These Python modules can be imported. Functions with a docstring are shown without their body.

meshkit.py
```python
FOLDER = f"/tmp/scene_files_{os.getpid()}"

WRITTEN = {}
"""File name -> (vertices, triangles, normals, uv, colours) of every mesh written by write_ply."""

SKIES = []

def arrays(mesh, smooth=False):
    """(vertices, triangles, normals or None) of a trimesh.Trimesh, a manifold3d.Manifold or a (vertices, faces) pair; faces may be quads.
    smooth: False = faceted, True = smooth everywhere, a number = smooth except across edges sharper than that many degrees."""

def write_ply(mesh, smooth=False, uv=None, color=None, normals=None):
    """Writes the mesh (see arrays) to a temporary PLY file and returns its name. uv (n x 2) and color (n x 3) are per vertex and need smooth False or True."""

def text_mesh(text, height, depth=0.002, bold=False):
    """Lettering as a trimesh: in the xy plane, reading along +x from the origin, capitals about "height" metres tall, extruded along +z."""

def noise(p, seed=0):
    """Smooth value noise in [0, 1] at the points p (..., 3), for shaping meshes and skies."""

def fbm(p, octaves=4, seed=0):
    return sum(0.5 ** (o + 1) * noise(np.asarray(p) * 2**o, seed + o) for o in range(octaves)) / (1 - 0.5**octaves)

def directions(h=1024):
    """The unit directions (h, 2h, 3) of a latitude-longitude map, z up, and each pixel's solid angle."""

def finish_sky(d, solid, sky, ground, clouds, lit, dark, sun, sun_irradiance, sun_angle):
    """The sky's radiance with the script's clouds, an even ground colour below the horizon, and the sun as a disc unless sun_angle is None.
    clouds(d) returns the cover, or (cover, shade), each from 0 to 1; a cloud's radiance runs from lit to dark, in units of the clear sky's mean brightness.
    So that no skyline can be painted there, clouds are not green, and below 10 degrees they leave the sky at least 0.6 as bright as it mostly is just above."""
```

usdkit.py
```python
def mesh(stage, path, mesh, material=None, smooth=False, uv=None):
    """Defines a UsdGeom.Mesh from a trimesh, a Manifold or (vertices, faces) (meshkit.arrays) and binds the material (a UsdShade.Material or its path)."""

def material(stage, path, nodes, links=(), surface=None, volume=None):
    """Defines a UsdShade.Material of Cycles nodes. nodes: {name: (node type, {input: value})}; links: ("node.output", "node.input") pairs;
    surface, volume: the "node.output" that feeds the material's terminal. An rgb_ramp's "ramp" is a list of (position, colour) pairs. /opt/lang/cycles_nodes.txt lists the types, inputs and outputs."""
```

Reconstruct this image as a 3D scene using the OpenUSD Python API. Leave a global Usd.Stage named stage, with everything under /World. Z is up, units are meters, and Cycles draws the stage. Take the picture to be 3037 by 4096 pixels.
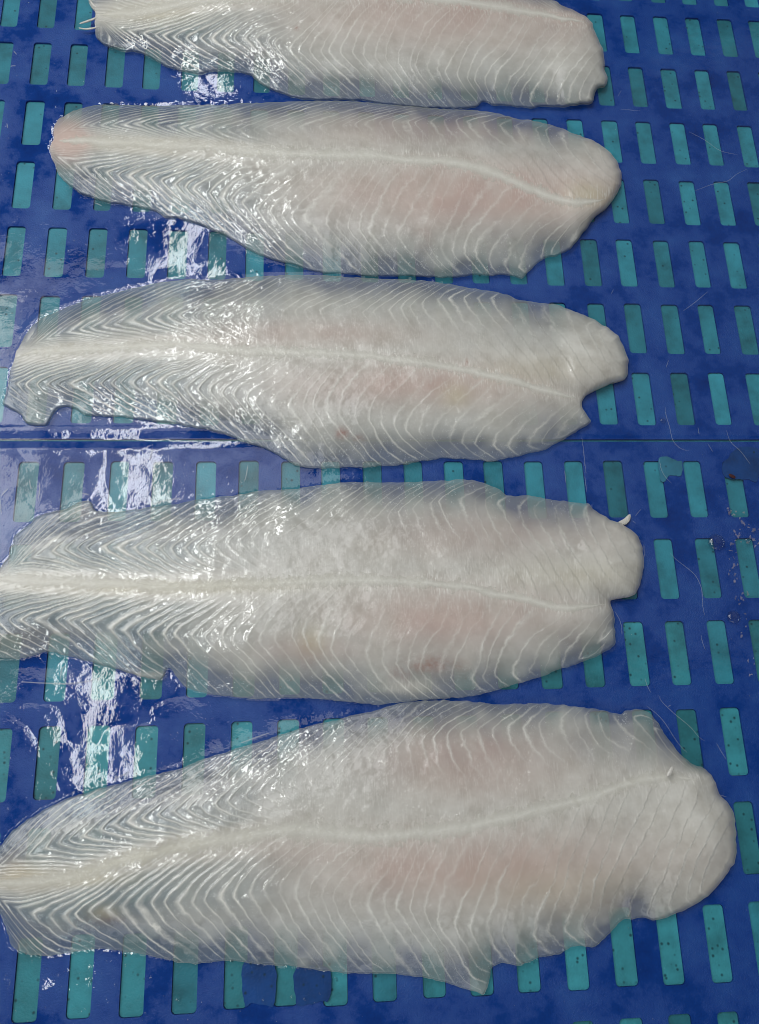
import math, numpy as np, trimesh, shapely, usdkit, meshkit
from shapely.geometry import Polygon
from scipy.spatial import cKDTree, Delaunay
from scipy.ndimage import gaussian_filter1d
from pxr import Usd, UsdGeom, UsdLux, UsdShade, Gf, Sdf, Vt
stage = Usd.Stage.CreateInMemory()
UsdGeom.SetStageUpAxis(stage, 'Z'); UsdGeom.SetStageMetersPerUnit(stage, 1.0)
world = UsdGeom.Xform.Define(stage, '/World')
# ---------------------------------------------------------------- camera
CAMZ = 0.33                                     # metres above the belt
FPX, CX, CY, WPX = 3200.0, 1518.5, 2048.0, 3037.0
RM = np.array([[0.99658, -0.030891, 0.076644], [0.006659, 0.954506, 0.298119], [-0.082366, -0.296589, 0.951447]])
u_, _, v_ = np.linalg.svd(RM); RM = u_ @ v_      # world -> camera
cam = UsdGeom.Camera.Define(stage, '/World/camera')
M4 = np.eye(4); M4[:3, :3] = RM; M4[3, :3] = (0, 0, CAMZ)
cam.AddTransformOp().Set(Gf.Matrix4d(*M4.ravel()))
cam.CreateHorizontalApertureAttr(36.0); cam.CreateVerticalApertureAttr(48.553)
cam.CreateFocalLengthAttr(36.0 * FPX / WPX); cam.CreateClippingRangeAttr(Gf.Vec2f(0.02, 50))
cam.CreateExposureAttr(0.0)
ORI = np.array([0, 0, CAMZ])
def at(x, y, z=0.0):
    """the point of the plane z=z that stands at the photograph's pixel x, y"""
    x, y = np.asarray(x, float), np.asarray(y, float)
    d = np.stack([(x - CX) / FPX, -(y - CY) / FPX, -np.ones_like(x)], -1) @ RM
    return ORI + d * ((z - CAMZ) / d[..., 2])[..., None]
def pix(P):
    c = (P - ORI) @ RM.T
    return np.stack([CX + FPX * c[..., 0] / -c[..., 2], CY - FPX * c[..., 1] / -c[..., 2]], -1)
# ---------------------------------------------------------------- lamps
mat = lambda name, *a, **k: usdkit.material(stage, '/World/Looks/' + name, *a, **k)
DOME, TUBE, GLOW, SIDE, NEAR, FAR = 0.08, 16.0, 1.9, 4.0, 1.1, 0.16
dome = UsdLux.DomeLight.Define(stage, '/World/room_light')
mat('room_air', {'b': ('background_shader', {'color': (0.93, 0.98, 1.0), 'strength': DOME})}, surface='b.background')
UsdShade.MaterialBindingAPI.Apply(dome.GetPrim()).Bind(UsdShade.Material.Get(stage, '/World/Looks/room_air'))
def rect(name, pos, target, w, h, inten, col, roll=0.0):
    L = UsdLux.RectLight.Define(stage, '/World/' + name)
    L.CreateWidthAttr(w); L.CreateHeightAttr(h); L.CreateIntensityAttr(inten); L.CreateColorAttr(Gf.Vec3f(*col))
    pos, target = np.array(pos, float), np.array(target, float)
    z = pos - target; z /= np.linalg.norm(z)
    up = np.array([math.sin(roll), math.cos(roll), 0]); x = np.cross(up, z); x /= np.linalg.norm(x); y = np.cross(z, x)
    m = np.eye(4); m[0, :3], m[1, :3], m[2, :3], m[3, :3] = x, y, z, pos
    L.AddTransformOp().Set(Gf.Matrix4d(*m.ravel()))
P0 = at(560., 1960.); d0 = (P0 - ORI) / np.linalg.norm(P0 - ORI); r0 = d0 * [1, 1, -1]
rect('tube_lamp', P0 + r0 * 1.25, P0, 0.06, 1.7, TUBE, (0.97, 1.0, 0.98), 0.1)
rect('bright_ceiling', P0 + r0 * 1.32 + np.array([0.03, 0.0, 0]), P0, 0.72, 0.8, GLOW, (0.97, 0.97, 1.0), 0.1)
rect('window_light', (-0.95, 0.55, 1.15), (0.0, 0.1, 0), 0.8, 0.8, SIDE, (0.99, 1.0, 0.97))
rect('aisle_light', (-0.3, -1.5, 1.0), (0.0, 0.1, 0), 2.0, 1.1, NEAR, (0.97, 0.99, 1.0))
P2 = at(2750., 1500.); d2 = (P2 - ORI) / np.linalg.norm(P2 - ORI); rect('dim_ceiling', P2 + d2 * [1, 1, -1] * 1.5, P2, 0.8, 1.3, FAR, (0.9, 0.93, 1.0))
# ---------------------------------------------------------------- helpers
used = {}
def numbered(parent, name):
    k = parent + '/' + name; n = used.get(k, 0); used[k] = n + 1
    return k if n == 0 else f'{k}_{n:03d}'
def tag(p, label=None, cat=None, group=None, kind=None):
    for key, v in (('label', label), ('category', cat), ('group', group), ('kind', kind)):
        if v: p.SetCustomDataByKey(key, v)
    return p
def thing(name, label, cat, loc=(0, 0, 0), group=None, kind=None):
    x = UsdGeom.Xform.Define(stage, numbered('/World', name)); x.AddTranslateOp().Set(Gf.Vec3d(*map(float, loc)))
    return tag(x.GetPrim(), label, cat, group, kind)
def obj(name, mesh, m, parent=None, smooth=False, attrs=None, label=None):
    path = numbered(str(parent.GetPath()) if parent else '/World', name)
    g = usdkit.mesh(stage, path, mesh, m, smooth=smooth)
    for k, a in (attrs or {}).items():
        UsdGeom.PrimvarsAPI(g).CreatePrimvar(k, Sdf.ValueTypeNames.Color3fArray, 'vertex').Set(Vt.Vec3fArray.FromNumpy(np.asarray(a, np.float32)))
    if label: tag(g.GetPrim(), label)
    return g.GetPrim()
def fb(x, y, sc, seed, oct=3):
    """value noise over pixel coordinates, -1..1"""
    p = np.stack([np.asarray(x) / sc, np.asarray(y) / sc, np.full(np.shape(x), 0.37)], -1)
    return meshkit.fbm(p, oct, seed) * 2 - 1
sm = lambda t, a, b: (lambda q: q * q * (3 - 2 * q))(np.clip((np.asarray(t, float) - a) / (b - a), 0, 1))
K = 1520 / 1652
OFF = {1: (0, 0), 2: (1517, 0), 3: (0, 1000), 4: (1517, 1000), 5: (0, 2000), 6: (1517, 2000), 7: (0, 2996), 8: (1517, 2996)}
def cp(n, *xy):
    a = np.array(xy, float).reshape(-1, 2)
    return a * K + OFF[n]
# ---------------------------------------------------------------- looks
def math_(t, a=None, b=None, **k):
    d = {'math_type': t}
    if a is not None: d['value1'] = a
    if b is not None: d['value2'] = b
    d.update(k); return ('math', d)
blue = mat('blue_plastic', {
    'g': ('geometry', {}),
    'n1': ('noise_texture', {'scale': 34.0, 'detail': 8.0, 'roughness': 0.68}),
    'n2': ('noise_texture', {'scale': 1400.0, 'detail': 3.0, 'roughness': 0.7}),
    'n3': ('noise_texture', {'scale': 220.0, 'detail': 3.0, 'roughness': 0.6}),
    'c': ('rgb_ramp', {'ramp': [(0.3, (0.002, 0.026, 0.17)), (0.5, (0.004, 0.048, 0.27)), (0.7, (0.014, 0.08, 0.33))]}),
    'wet': ('rgb_ramp', {'ramp': [(0.44, (0.05,) * 3), (0.50, (0.75,) * 3), (0.7, (1.0,) * 3)]}),
    'ad': math_('multiply_add', value2=0.55, value3=0.0), 'sum': math_('add'),
    'sl': math_('multiply', b=0.4),
    'bm': ('bump', {'strength': 0.55, 'distance': 0.0006}),
    'p': ('principled_bsdf', {'roughness': 0.38})},
    [('g.position', 'n1.vector'), ('g.position', 'n2.vector'), ('g.position', 'n3.vector'), ('n1.fac', 'c.fac'), ('n1.fac', 'wet.fac'),
     ('c.color', 'p.base_color'), ('wet.color', 'sl.value1'), ('sl.value', 'p.specular_ior_level'), ('n3.fac', 'ad.value1'), ('ad.value', 'sum.value1'), ('n2.fac', 'sum.value2'),
     ('sum.value', 'bm.height'), ('bm.normal', 'p.normal')], surface='p.BSDF')
def teal_look(name, tint, dirt):
    return mat(name, {
        'g': ('geometry', {}), 'oi': ('object_info', {}),
        'n1': ('noise_texture', {'scale': 60.0, 'detail': 4.0, 'roughness': 0.65}),
        'n2': ('noise_texture', {'scale': 1200.0, 'detail': 2.0}),
        'vo': ('voronoi_texture', {'feature': 'f1', 'scale': 420.0, 'randomness': 1.0}),
        'sp': ('rgb_ramp', {'ramp': [(0.0, (1, 1, 1)), (0.12, (0.9, 0.9, 0.9)), (0.32, (0, 0, 0)), (1, (0, 0, 0))]}),
        'vs': ('separate_color', {'color_type': 'rgb'}), 'th': math_('less_than', b=dirt), 'mk': math_('multiply'), 'mk2': math_('multiply', b=0.85),
        'c': ('rgb_ramp', {'ramp': [(0.25, tuple(x * 0.55 for x in tint)), (0.5, tint), (0.75, tuple(x * 1.3 for x in tint))]}),
        'hv': ('hsv', {'saturation': 1.0}), 'rv': ('map_range', {'from_min': 0.0, 'from_max': 1.0, 'to_min': 0.62, 'to_max': 1.12}),
        'mx': ('mix', {'mix_type': 'mix', 'color2': (0.006, 0.03, 0.04)}),
        'bm': ('bump', {'strength': 0.4, 'distance': 0.0004}),
        'p': ('principled_bsdf', {'roughness': 0.4, 'specular_ior_level': 0.25})},
        [('g.position', 'n1.vector'), ('g.position', 'n2.vector'), ('g.position', 'vo.vector'), ('vo.distance', 'sp.fac'), ('vo.color', 'vs.color'), ('vs.r', 'th.value1'),
         ('th.value', 'mk.value1'), ('sp.color', 'mk.value2'), ('mk.value', 'mk2.value1'), ('mk2.value', 'mx.fac'), ('n1.fac', 'c.fac'), ('c.color', 'hv.color'),
         ('oi.random', 'rv.value'), ('rv.result', 'hv.value'), ('hv.color', 'mx.color1'), ('mx.color', 'p.base_color'), ('n2.fac', 'bm.height'), ('bm.normal', 'p.normal')], surface='p.BSDF')
teal = teal_look('teal_plastic', (0.036, 0.24, 0.315), 0.12)
teal_dotted = teal_look('speckled_teal_plastic', (0.044, 0.275, 0.33), 0.38)
smear_look = teal_look('teal_smear', (0.034, 0.17, 0.26), 0.35)
smear_blue = teal_look('blue_smear', (0.008, 0.066, 0.26), 0.3)
dark = mat('dark_gap', {'p': ('principled_bsdf', {'base_color': (0.012, 0.05, 0.07), 'roughness': 0.3})}, surface='p.BSDF')
# thin clear sheet: symmetrical Schlick reflection so that light from both sides passes alike
def pane(name, rough, extra, bump_scale=None, bump=0.0):
    n = {'lw': ('layer_weight', {'blend': 0.5}), 'pw': math_('power', b=5.0), 'ma': math_('multiply_add', value2=0.9, value3=extra),
         't': ('transparent_bsdf', {'color': (0.985, 0.99, 0.99)}), 'gl': ('glossy_bsdf', {'roughness': rough, 'color': (1, 1, 1)}), 'm': ('mix_closure', {})}
    l = [('lw.facing', 'pw.value1'), ('pw.value', 'ma.value1'), ('ma.value', 'm.fac'), ('t.BSDF', 'm.closure1'), ('gl.BSDF', 'm.closure2')]
    if bump_scale:
        n.update({'g': ('geometry', {}), 'nz': ('noise_texture', {'scale': bump_scale, 'detail': 3.0, 'roughness': 0.55}), 'b': ('bump', {'strength': 1.0, 'distance': bump})})
        l += [('g.position', 'nz.vector'), ('nz.fac', 'b.height'), ('b.normal', 'gl.normal')]
    return mat(name, n, l, surface='m.closure')
film_look = pane('wet_clear_film', 0.03, 0.036, 260.0, 0.00009)
crease_look = mat('film_crease', {'t': ('transparent_bsdf', {}), 'p': ('principled_bsdf', {'base_color': (0.75, 0.78, 0.8), 'roughness': 0.15, 'specular_ior_level': 0.8}), 'm': ('mix_closure', {'fac': 0.18})},
    [('t.BSDF', 'm.closure1'), ('p.BSDF', 'm.closure2')], surface='m.closure')
def haze_look(name, fac, col):
    return mat(name, {'g': ('geometry', {}), 'n': ('noise_texture', {'scale': 240.0, 'detail': 5.0, 'roughness': 0.65}), 'c': ('rgb_ramp', {'ramp': [(0.35, tuple(x * 0.35 for x in col)), (0.65, col)]}),
        't': ('transparent_bsdf', {}), 'p': ('principled_bsdf', {'roughness': 0.3, 'specular_ior_level': 0.6}), 'm': ('mix_closure', {'fac': fac})},
        [('g.position', 'n.vector'), ('n.fac', 'c.fac'), ('c.color', 'p.base_color'), ('t.BSDF', 'm.closure1'), ('p.BSDF', 'm.closure2')], surface='m.closure')
milk_look, mist_look = haze_look('milky_foam', 0.2, (0.62, 0.55, 0.56)), haze_look('misted_film', 0.10, (0.50, 0.48, 0.66))
drop_look = pane('water', 0.02, 0.03)
big_drop_look = mat('dark_water', {'lw': ('layer_weight', {'blend': 0.5}), 'pw': math_('power', b=3.0), 'ma': math_('multiply_add', value2=0.5, value3=0.05), 't': ('transparent_bsdf', {'color': (0.82, 0.89, 0.94)}), 'gl': ('glossy_bsdf', {'roughness': 0.03}), 'm': ('mix_closure', {})},
    [('lw.facing', 'pw.value1'), ('pw.value', 'ma.value1'), ('ma.value', 'm.fac'), ('t.BSDF', 'm.closure1'), ('gl.BSDF', 'm.closure2')], surface='m.closure')
scrap_look = mat('fat_scrap', {'g': ('geometry', {}), 'n': ('noise_texture', {'scale': 700.0}), 'b': ('bump', {'strength': 0.6, 'distance': 0.0005}),
    'p': ('principled_bsdf', {'base_color': (0.60, 0.58, 0.54), 'roughness': 0.25, 'subsurface_weight': 0.0})}, [('g.position', 'n.vector'), ('n.fac', 'b.height'), ('b.normal', 'p.normal')], surface='p.BSDF')
brown_look = mat('brown_scrap', {'p': ('principled_bsdf', {'base_color': (0.06, 0.02, 0.02), 'roughness': 0.3})}, surface='p.BSDF')

def flesh_look():
    N, L = {}, []
    def nd(name, kind, d=None, **links):
        N[name] = (kind, d or {})
        for k, v in links.items(): L.append((v, f'{name}.{k}'))
    def m(name, t, a=None, b=None, c=None, **k):
        d = {'math_type': t, **k}
        for key, v in (('value1', a), ('value2', b), ('value3', c)):
            if isinstance(v, str): L.append((v, f'{name}.{key}'))
            elif v is not None: d[key] = v
        N[name] = ('math', d)
    nd('g', 'geometry')
    for a in ('fa', 'fb', 'fc'):
        nd(a, 'attribute', {'attribute': a}); nd('s' + a, 'separate_color', {'color_type': 'rgb'}, color=a + '.color')
    # fa = (muscle phase / 64, line strength, line half width); fb = (thinness, pink, grey gap); fc = (yellow, blood, fibre)
    nd('nw', 'noise_texture', {'scale': 260.0, 'detail': 3.0, 'roughness': 0.6}, vector='g.position')
    m('ph', 'multiply', 'sfa.r', 64.0)
    m('nwo', 'multiply_add', 'nw.fac', 0.46, -0.23)
    m('ph2', 'add', 'ph.value', 'nwo.value')
    m('pp', 'pingpong', 'ph2.value', 0.5)            # 0 on a line, 0.5 between lines
    m('q', 'divide', 'pp.value', 'sfa.b')
    m('q1', 'subtract', 1.0, 'q.value', use_clamp=True)
    m('qs', 'power', 'q1.value', 1.35)
    nd('nb', 'noise_texture', {'scale': 170.0, 'detail': 2.0}, vector='g.position')
    m('nbr', 'multiply_add', 'nb.fac', 1.5, 0.25)
    m('ln0', 'multiply', 'qs.value', 'sfa.g')
    m('ln', 'multiply', 'ln0.value', 'nbr.value', use_clamp=True)
    nd('nm', 'noise_texture', {'scale': 95.0, 'detail': 5.0, 'roughness': 0.62}, vector='g.position')
    nd('base', 'rgb_ramp', {'ramp': [(0.25, (0.46, 0.435, 0.385)), (0.5, (0.60, 0.58, 0.53)), (0.75, (0.71, 0.695, 0.645))]}, fac='nm.fac')
    nd('pk', 'mix', {'mix_type': 'mix', 'color2': (0.57, 0.42, 0.37)}, fac='sfb.g', color1='base.color')
    nd('gy', 'mix', {'mix_type': 'mix', 'color2': (0.23, 0.29, 0.305)}, fac='sfb.b', color1='pk.color')
    nd('yl', 'mix', {'mix_type': 'mix', 'color2': (0.56, 0.50, 0.34)}, fac='sfc.r', color1='gy.color')
    nd('nf', 'noise_texture', {'scale': 600.0, 'detail': 3.0}, vector='g.position')
    m('bl', 'multiply', 'sfc.g', 'nf.fac'); m('bl2', 'multiply', 'bl.value', 1.6, use_clamp=True)
    nd('rd', 'mix', {'mix_type': 'mix', 'color2': (0.36, 0.15, 0.11)}, fac='bl2.value', color1='yl.color')
    # fine fibres: streaky noise
    nd('mp', 'mapping', {'scale': (1500.0, 260.0, 260.0), 'rotation': (0, 0, 0.35)}, vector='g.position')
    nd('fn', 'noise_texture', {'scale': 1.0, 'detail': 2.0}, vector='mp.vector')
    nd('fr', 'rgb_ramp', {'ramp': [(0.5, (0, 0, 0)), (0.75, (1, 1, 1))]}, fac='fn.fac')
    m('ff', 'multiply', 'fr.color', 'sfc.b')
    nd('fm', 'mix', {'mix_type': 'mix', 'color2': (0.78, 0.76, 0.71)}, fac='ff.value', color1='rd.color')
    nd('col', 'mix', {'mix_type': 'mix', 'color2': (0.80, 0.79, 0.735)}, fac='ln.value', color1='fm.color')
    # relief: raised lines, wet grain
    nd('n4', 'noise_texture', {'scale': 300.0, 'detail': 1.5, 'roughness': 0.5, 'distortion': 1.6}, vector='g.position')
    nd('n5', 'noise_texture', {'scale': 130.0, 'detail': 2.0, 'roughness': 0.5}, vector='g.position')
    m('h1', 'multiply', 'ln.value', 0.07); m('wa', 'subtract', 'n4.fac', 0.5); m('wb', 'absolute', 'wa.value'); m('wc', 'divide', 'wb.value', 0.055); m('wr', 'subtract', 1.0, 'wc.value', use_clamp=True)
    m('wm', 'multiply_add', 'nb.fac', 3.4, -1.25, use_clamp=True); m('ww', 'multiply', 'wr.value', 'wm.value')
    m('h2', 'multiply_add', 'ww.value', 0.42, 'h1.value'); m('h3', 'multiply_add', 'n5.fac', 0.9, 'h2.value')
    m('h4', 'multiply_add', 'ff.value', 0.15, 'h3.value')
    nd('bm', 'bump', {'strength': 1.0, 'distance': 0.00036}, height='h4.value')
    m('h5', 'multiply_add', 'ln.value', 0.15, 0.0); m('h6', 'multiply_add', 'n5.fac', 0.5, 'h5.value')
    nd('bs', 'bump', {'strength': 0.8, 'distance': 0.0006}, height='h6.value')
    nd('p', 'principled_bsdf', {'roughness': 0.42, 'specular_ior_level': 0.15, 'coat_weight': 0.0,
        'subsurface_weight': 0.0, 'subsurface_method': 'random_walk', 'subsurface_scale': 0.0016, 'subsurface_radius': (1.0, 0.75, 0.6)}, base_color='col.color', normal='bs.normal')
    # thin flesh lets the belt show through, less where a white line runs
    m('i', 'multiply_add', 'ln.value', -0.75, 1.0); m('tt', 'multiply', 'sfb.r', 'i.value'); m('tn', 'multiply_add', 'nm.fac', 0.6, 0.7); m('tf', 'multiply', 'tt.value', 'tn.value', use_clamp=True)
    nd('t', 'transparent_bsdf', {'color': (0.85, 0.93, 0.92)})
    nd('m0', 'mix_closure', {}, fac='tf.value', closure1='p.BSDF', closure2='t.BSDF')
    nd('lw', 'layer_weight', {'blend': 0.5}); m('fp', 'power', 'lw.facing', 5.0); m('ff5', 'multiply_add', 'fp.value', 0.6, 0.052)
    nd('gl', 'glossy_bsdf', {'roughness': 0.06, 'color': (1, 1, 1)}, normal='bm.normal')
    nd('m', 'mix_closure', {}, fac='ff5.value', closure1='m0.closure', closure2='gl.BSDF')
    return mat('fish_flesh', N, L, surface='m.closure')
flesh = flesh_look()
septum_look = mat('white_connective_tissue', {'g': ('geometry', {}), 'a': ('attribute', {'attribute': 'fa'}), 's': ('separate_color', {'color_type': 'rgb'}),
    'n': ('noise_texture', {'scale': 420.0, 'detail': 5.0, 'roughness': 0.7}), 'n2': ('noise_texture', {'scale': 700.0, 'detail': 2.0}),
    'c': ('rgb_ramp', {'ramp': [(0.3, (0.62, 0.60, 0.54)), (0.6, (0.86, 0.845, 0.79))]}), 'y': ('mix', {'mix_type': 'mix', 'color2': (0.60, 0.565, 0.43)}),
    'b': ('bump', {'strength': 0.8, 'distance': 0.0003}), 'p': ('principled_bsdf', {'roughness': 0.4, 'specular_ior_level': 0.2, 'coat_weight': 0.8, 'coat_roughness': 0.1, 'coat_ior': 1.36}),
    'e0': math_('multiply_add', value2=4.2, value3=-1.0), 'e1': math_('subtract', value1=1.0), 'e2': math_('multiply', use_clamp=True), 't': ('transparent_bsdf', {}), 'm': ('mix_closure', {})},
    [('g.position', 'n.vector'), ('g.position', 'n2.vector'), ('a.color', 's.color'), ('n.fac', 'c.fac'), ('c.color', 'y.color1'), ('s.r', 'y.fac'), ('y.color', 'p.base_color'),
     ('n2.fac', 'b.height'), ('b.normal', 'p.normal'), ('b.normal', 'p.coat_normal'), ('n.fac', 'e0.value1'), ('s.g', 'e1.value2'), ('e0.value', 'e2.value1'), ('s.b', 'e2.value2'),
     ('e2.value', 'm.fac'), ('p.BSDF', 'm.closure1'), ('t.BSDF', 'm.closure2')], surface='m.closure')
# ---------------------------------------------------------------- conveyor belt with slots
S = CAMZ
PX, PY, SL, GAP = 0.0562094 * S, 0.11126879 * S, 0.0817313 * S, 0.02370 * S
HW = 0.233 * PX
Y0 = 1.186051 * S
def row_y(r): return Y0 - (r * PY + (r >= 7) * GAP)                 # far edge of the row's slots
def col_x(r, n):
    f = 0.475 - 0.0255 * min(r, 7) - 0.012 * max(0, min(r, 12) - 7)
    return PX * (n + f + 0.22 * (1 - sm(n, -4, 6)))
belt = thing('conveyor_belt', 'wet blue plastic conveyor belt pierced by rows of turquoise slots', 'conveyor belt')
XL, XR = -0.235, 0.33
def rrect(cx, y1, hw, ln, r, n=5):
    pts = []
    for (sx, sy, a0) in ((1, 0, 0), (-1, 0, 90), (-1, -1, 180), (1, -1, 270)):
        ox, oy = cx + sx * (hw - r), (y1 - r if sy == 0 else y1 - ln + r)
        for a in np.radians(a0 + np.linspace(0, 90, n)): pts.append((ox + r * math.cos(a), oy + r * math.sin(a)))
    return Polygon(pts)
rng = np.random.default_rng(5)
slots = {}
for r in range(-1, 14):
    for n in range(-9, 14):
        x = col_x(r, n)
        if not XL + HW < x - 0.004 or not x + HW + 0.004 < XR: continue
        w = HW * (1 + rng.normal(0, 0.03)); slots[(r, n)] = (rrect(x + rng.normal(0, 0.0002), row_y(r) + rng.normal(0, 0.0002), w, SL, 0.0016), x)
DEPTH = 0.0009
def plate(poly, z0, z1, bevel=0.00035):
    """extruded polygon with a small chamfer on its upper edges"""
    a = trimesh.creation.extrude_polygon(poly, z1 - z0 - bevel, engine='earcut'); a.apply_translation((0, 0, z0))
    top_in = poly.buffer(-bevel, join_style='mitre')
    rings = [(poly.exterior, top_in.exterior)] 
    return a
def module(y_top, y_bot, rows):
    p = shapely.box(XL, y_bot, XR, y_top)
    holes = shapely.union_all([slots[k][0] for k in slots if k[0] in rows])
    poly = p.difference(holes)
    a = trimesh.creation.extrude_polygon(poly, 0.004, engine='earcut'); a.apply_translation((0, 0, -0.004))
    return a
J0 = row_y(6) - SL; J1 = row_y(7)
jc = J0 - (J0 - J1) * 0.44                                           # where the two modules meet
top_y, bot_y = row_y(-1) + 0.012, row_y(13) - SL - 0.012
modules = []
for (yt, yb, rows, lab) in ((top_y, jc + 0.0006, range(-1, 7), 'far belt module above the dark joint'), (jc - 0.0006, bot_y, range(7, 14), 'near belt module below the dark joint')):
    modules.append(obj('belt_module', module(yt, yb, rows), blue, belt, label=lab))
obj('joint_strip', trimesh.creation.box(bounds=((XL, jc - 0.004, -0.0055), (XR, jc + 0.004, -0.0035))), dark, belt)
cyl = trimesh.creation.cylinder(0.0005, XR - XL - 0.01, sections=16); cyl.apply_transform(trimesh.transformations.rotation_matrix(math.pi / 2, [0, 1, 0])); cyl.apply_translation(((XL + XR) / 2, jc, -0.0012))
obj('hinge_rod', cyl, teal, belt)
for (r, n), (poly, x) in sorted(slots.items()):
    q = poly.buffer(-0.00012)
    a = trimesh.creation.extrude_polygon(q, 0.002, engine='earcut'); a.apply_translation((0, 0, -0.002 - DEPTH + rng.normal(0, 0.00008)))
    px_ = pix(np.array([[x, row_y(r) - SL / 2, 0]]))[0]
    obj('slot_insert', a, teal_dotted if px_[1] > 2350 and rng.random() < 0.8 else teal, modules[0 if r < 7 else 1])
def blob(pts, z, th=0.0003, seed=0, amp=10):
    """a thin irregular patch whose outline runs through the given photo points"""
    pts = np.array(pts, float); t = np.linspace(0, len(pts), 120, endpoint=False)
    i = t.astype(int); f = (t - i)[:, None]; n = len(pts)
    P = [pts[(i + k) % n] for k in (-1, 0, 1, 2)]
    c = 0.5 * (2 * P[1] + (P[2] - P[0]) * f + (2 * P[0] - 5 * P[1] + 4 * P[2] - P[3]) * f**2 + (3 * P[1] - P[0] - 3 * P[2] + P[3]) * f**3)
    c = c + np.stack([fb(c[:, 0], c[:, 1], 30, seed), fb(c[:, 0], c[:, 1], 30, seed + 9)], 1) * amp
    g = Polygon(at(c[:, 0], c[:, 1], z)[:, :2]).buffer(0)
    if g.geom_type != 'Polygon': g = max(g.geoms, key=lambda q: q.area)
    a = trimesh.creation.extrude_polygon(g, th, engine='earcut'); a.apply_translation((0, 0, z)); return a
R3 = lambda *xy: np.array(xy, float).reshape(-1, 2) * 0.48426 + (2237, 1800)
R4 = lambda *xy: np.array(xy, float).reshape(-1, 2) * 0.48426 + (2237, 2700)
R2 = lambda *xy: np.array(xy, float).reshape(-1, 2) * 0.48426 + (2237, 900)
R1 = lambda *xy: np.array(xy, float).reshape(-1, 2) * 0.48426 + (2237, 0)
for i, p in enumerate((R3((820, 80), (880, 55), (960, 90), (1010, 95), (1010, 200), (960, 210), (900, 215), (860, 270), (830, 220)),
          R3((1350, 120), (1430, 30), (1500, -20), (1640, 10), (1640, 250), (1560, 240), (1480, 240), (1370, 220)),
          np.array([(978, 3845), (1095, 3855), (1096, 4010), (1060, 4018), (1010, 4012), (976, 4018)], float), np.array([(1188, 3865), (1318, 3880), (1318, 4000), (1280, 4004), (1240, 4016), (1186, 4012)], float))):
    obj('teal_smear', blob(p, 0.0001, 0.00025, 40 + i), smear_look if i == 0 else smear_blue, belt)
# ---------------------------------------------------------------- fillet outlines (photo pixels)
F1 = np.vstack([cp(1, (380, -330), (372, -120), (385, 10), (395, 25), (417, 50), (412, 80), (415, 120), (412, 150), (430, 180), (480, 205), (540, 225), (590, 220), (650, 245), (720, 285), (800, 310), (870, 325), (900, 312),
    (960, 306), (1040, 312), (1090, 325), (1140, 365), (1200, 395), (1290, 426), (1340, 431), (1450, 430), (1560, 434)),
    cp(2, (0, 446), (100, 458), (200, 466), (330, 470), (425, 466), (440, 442), (470, 438), (492, 455), (560, 455), (620, 460), (665, 468), (700, 458), (760, 465), (850, 455), (930, 445), (940, 390), (962, 375), (985, 375), (996, 330),
       (980, 310), (980, 280), (978, 220), (955, 180), (940, 140), (925, 100), (900, 70), (860, 50), (800, 25), (740, -10), (600, -70), (300, -180), (0, -240)), cp(1, (1200, -290), (800, -300))])
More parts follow.
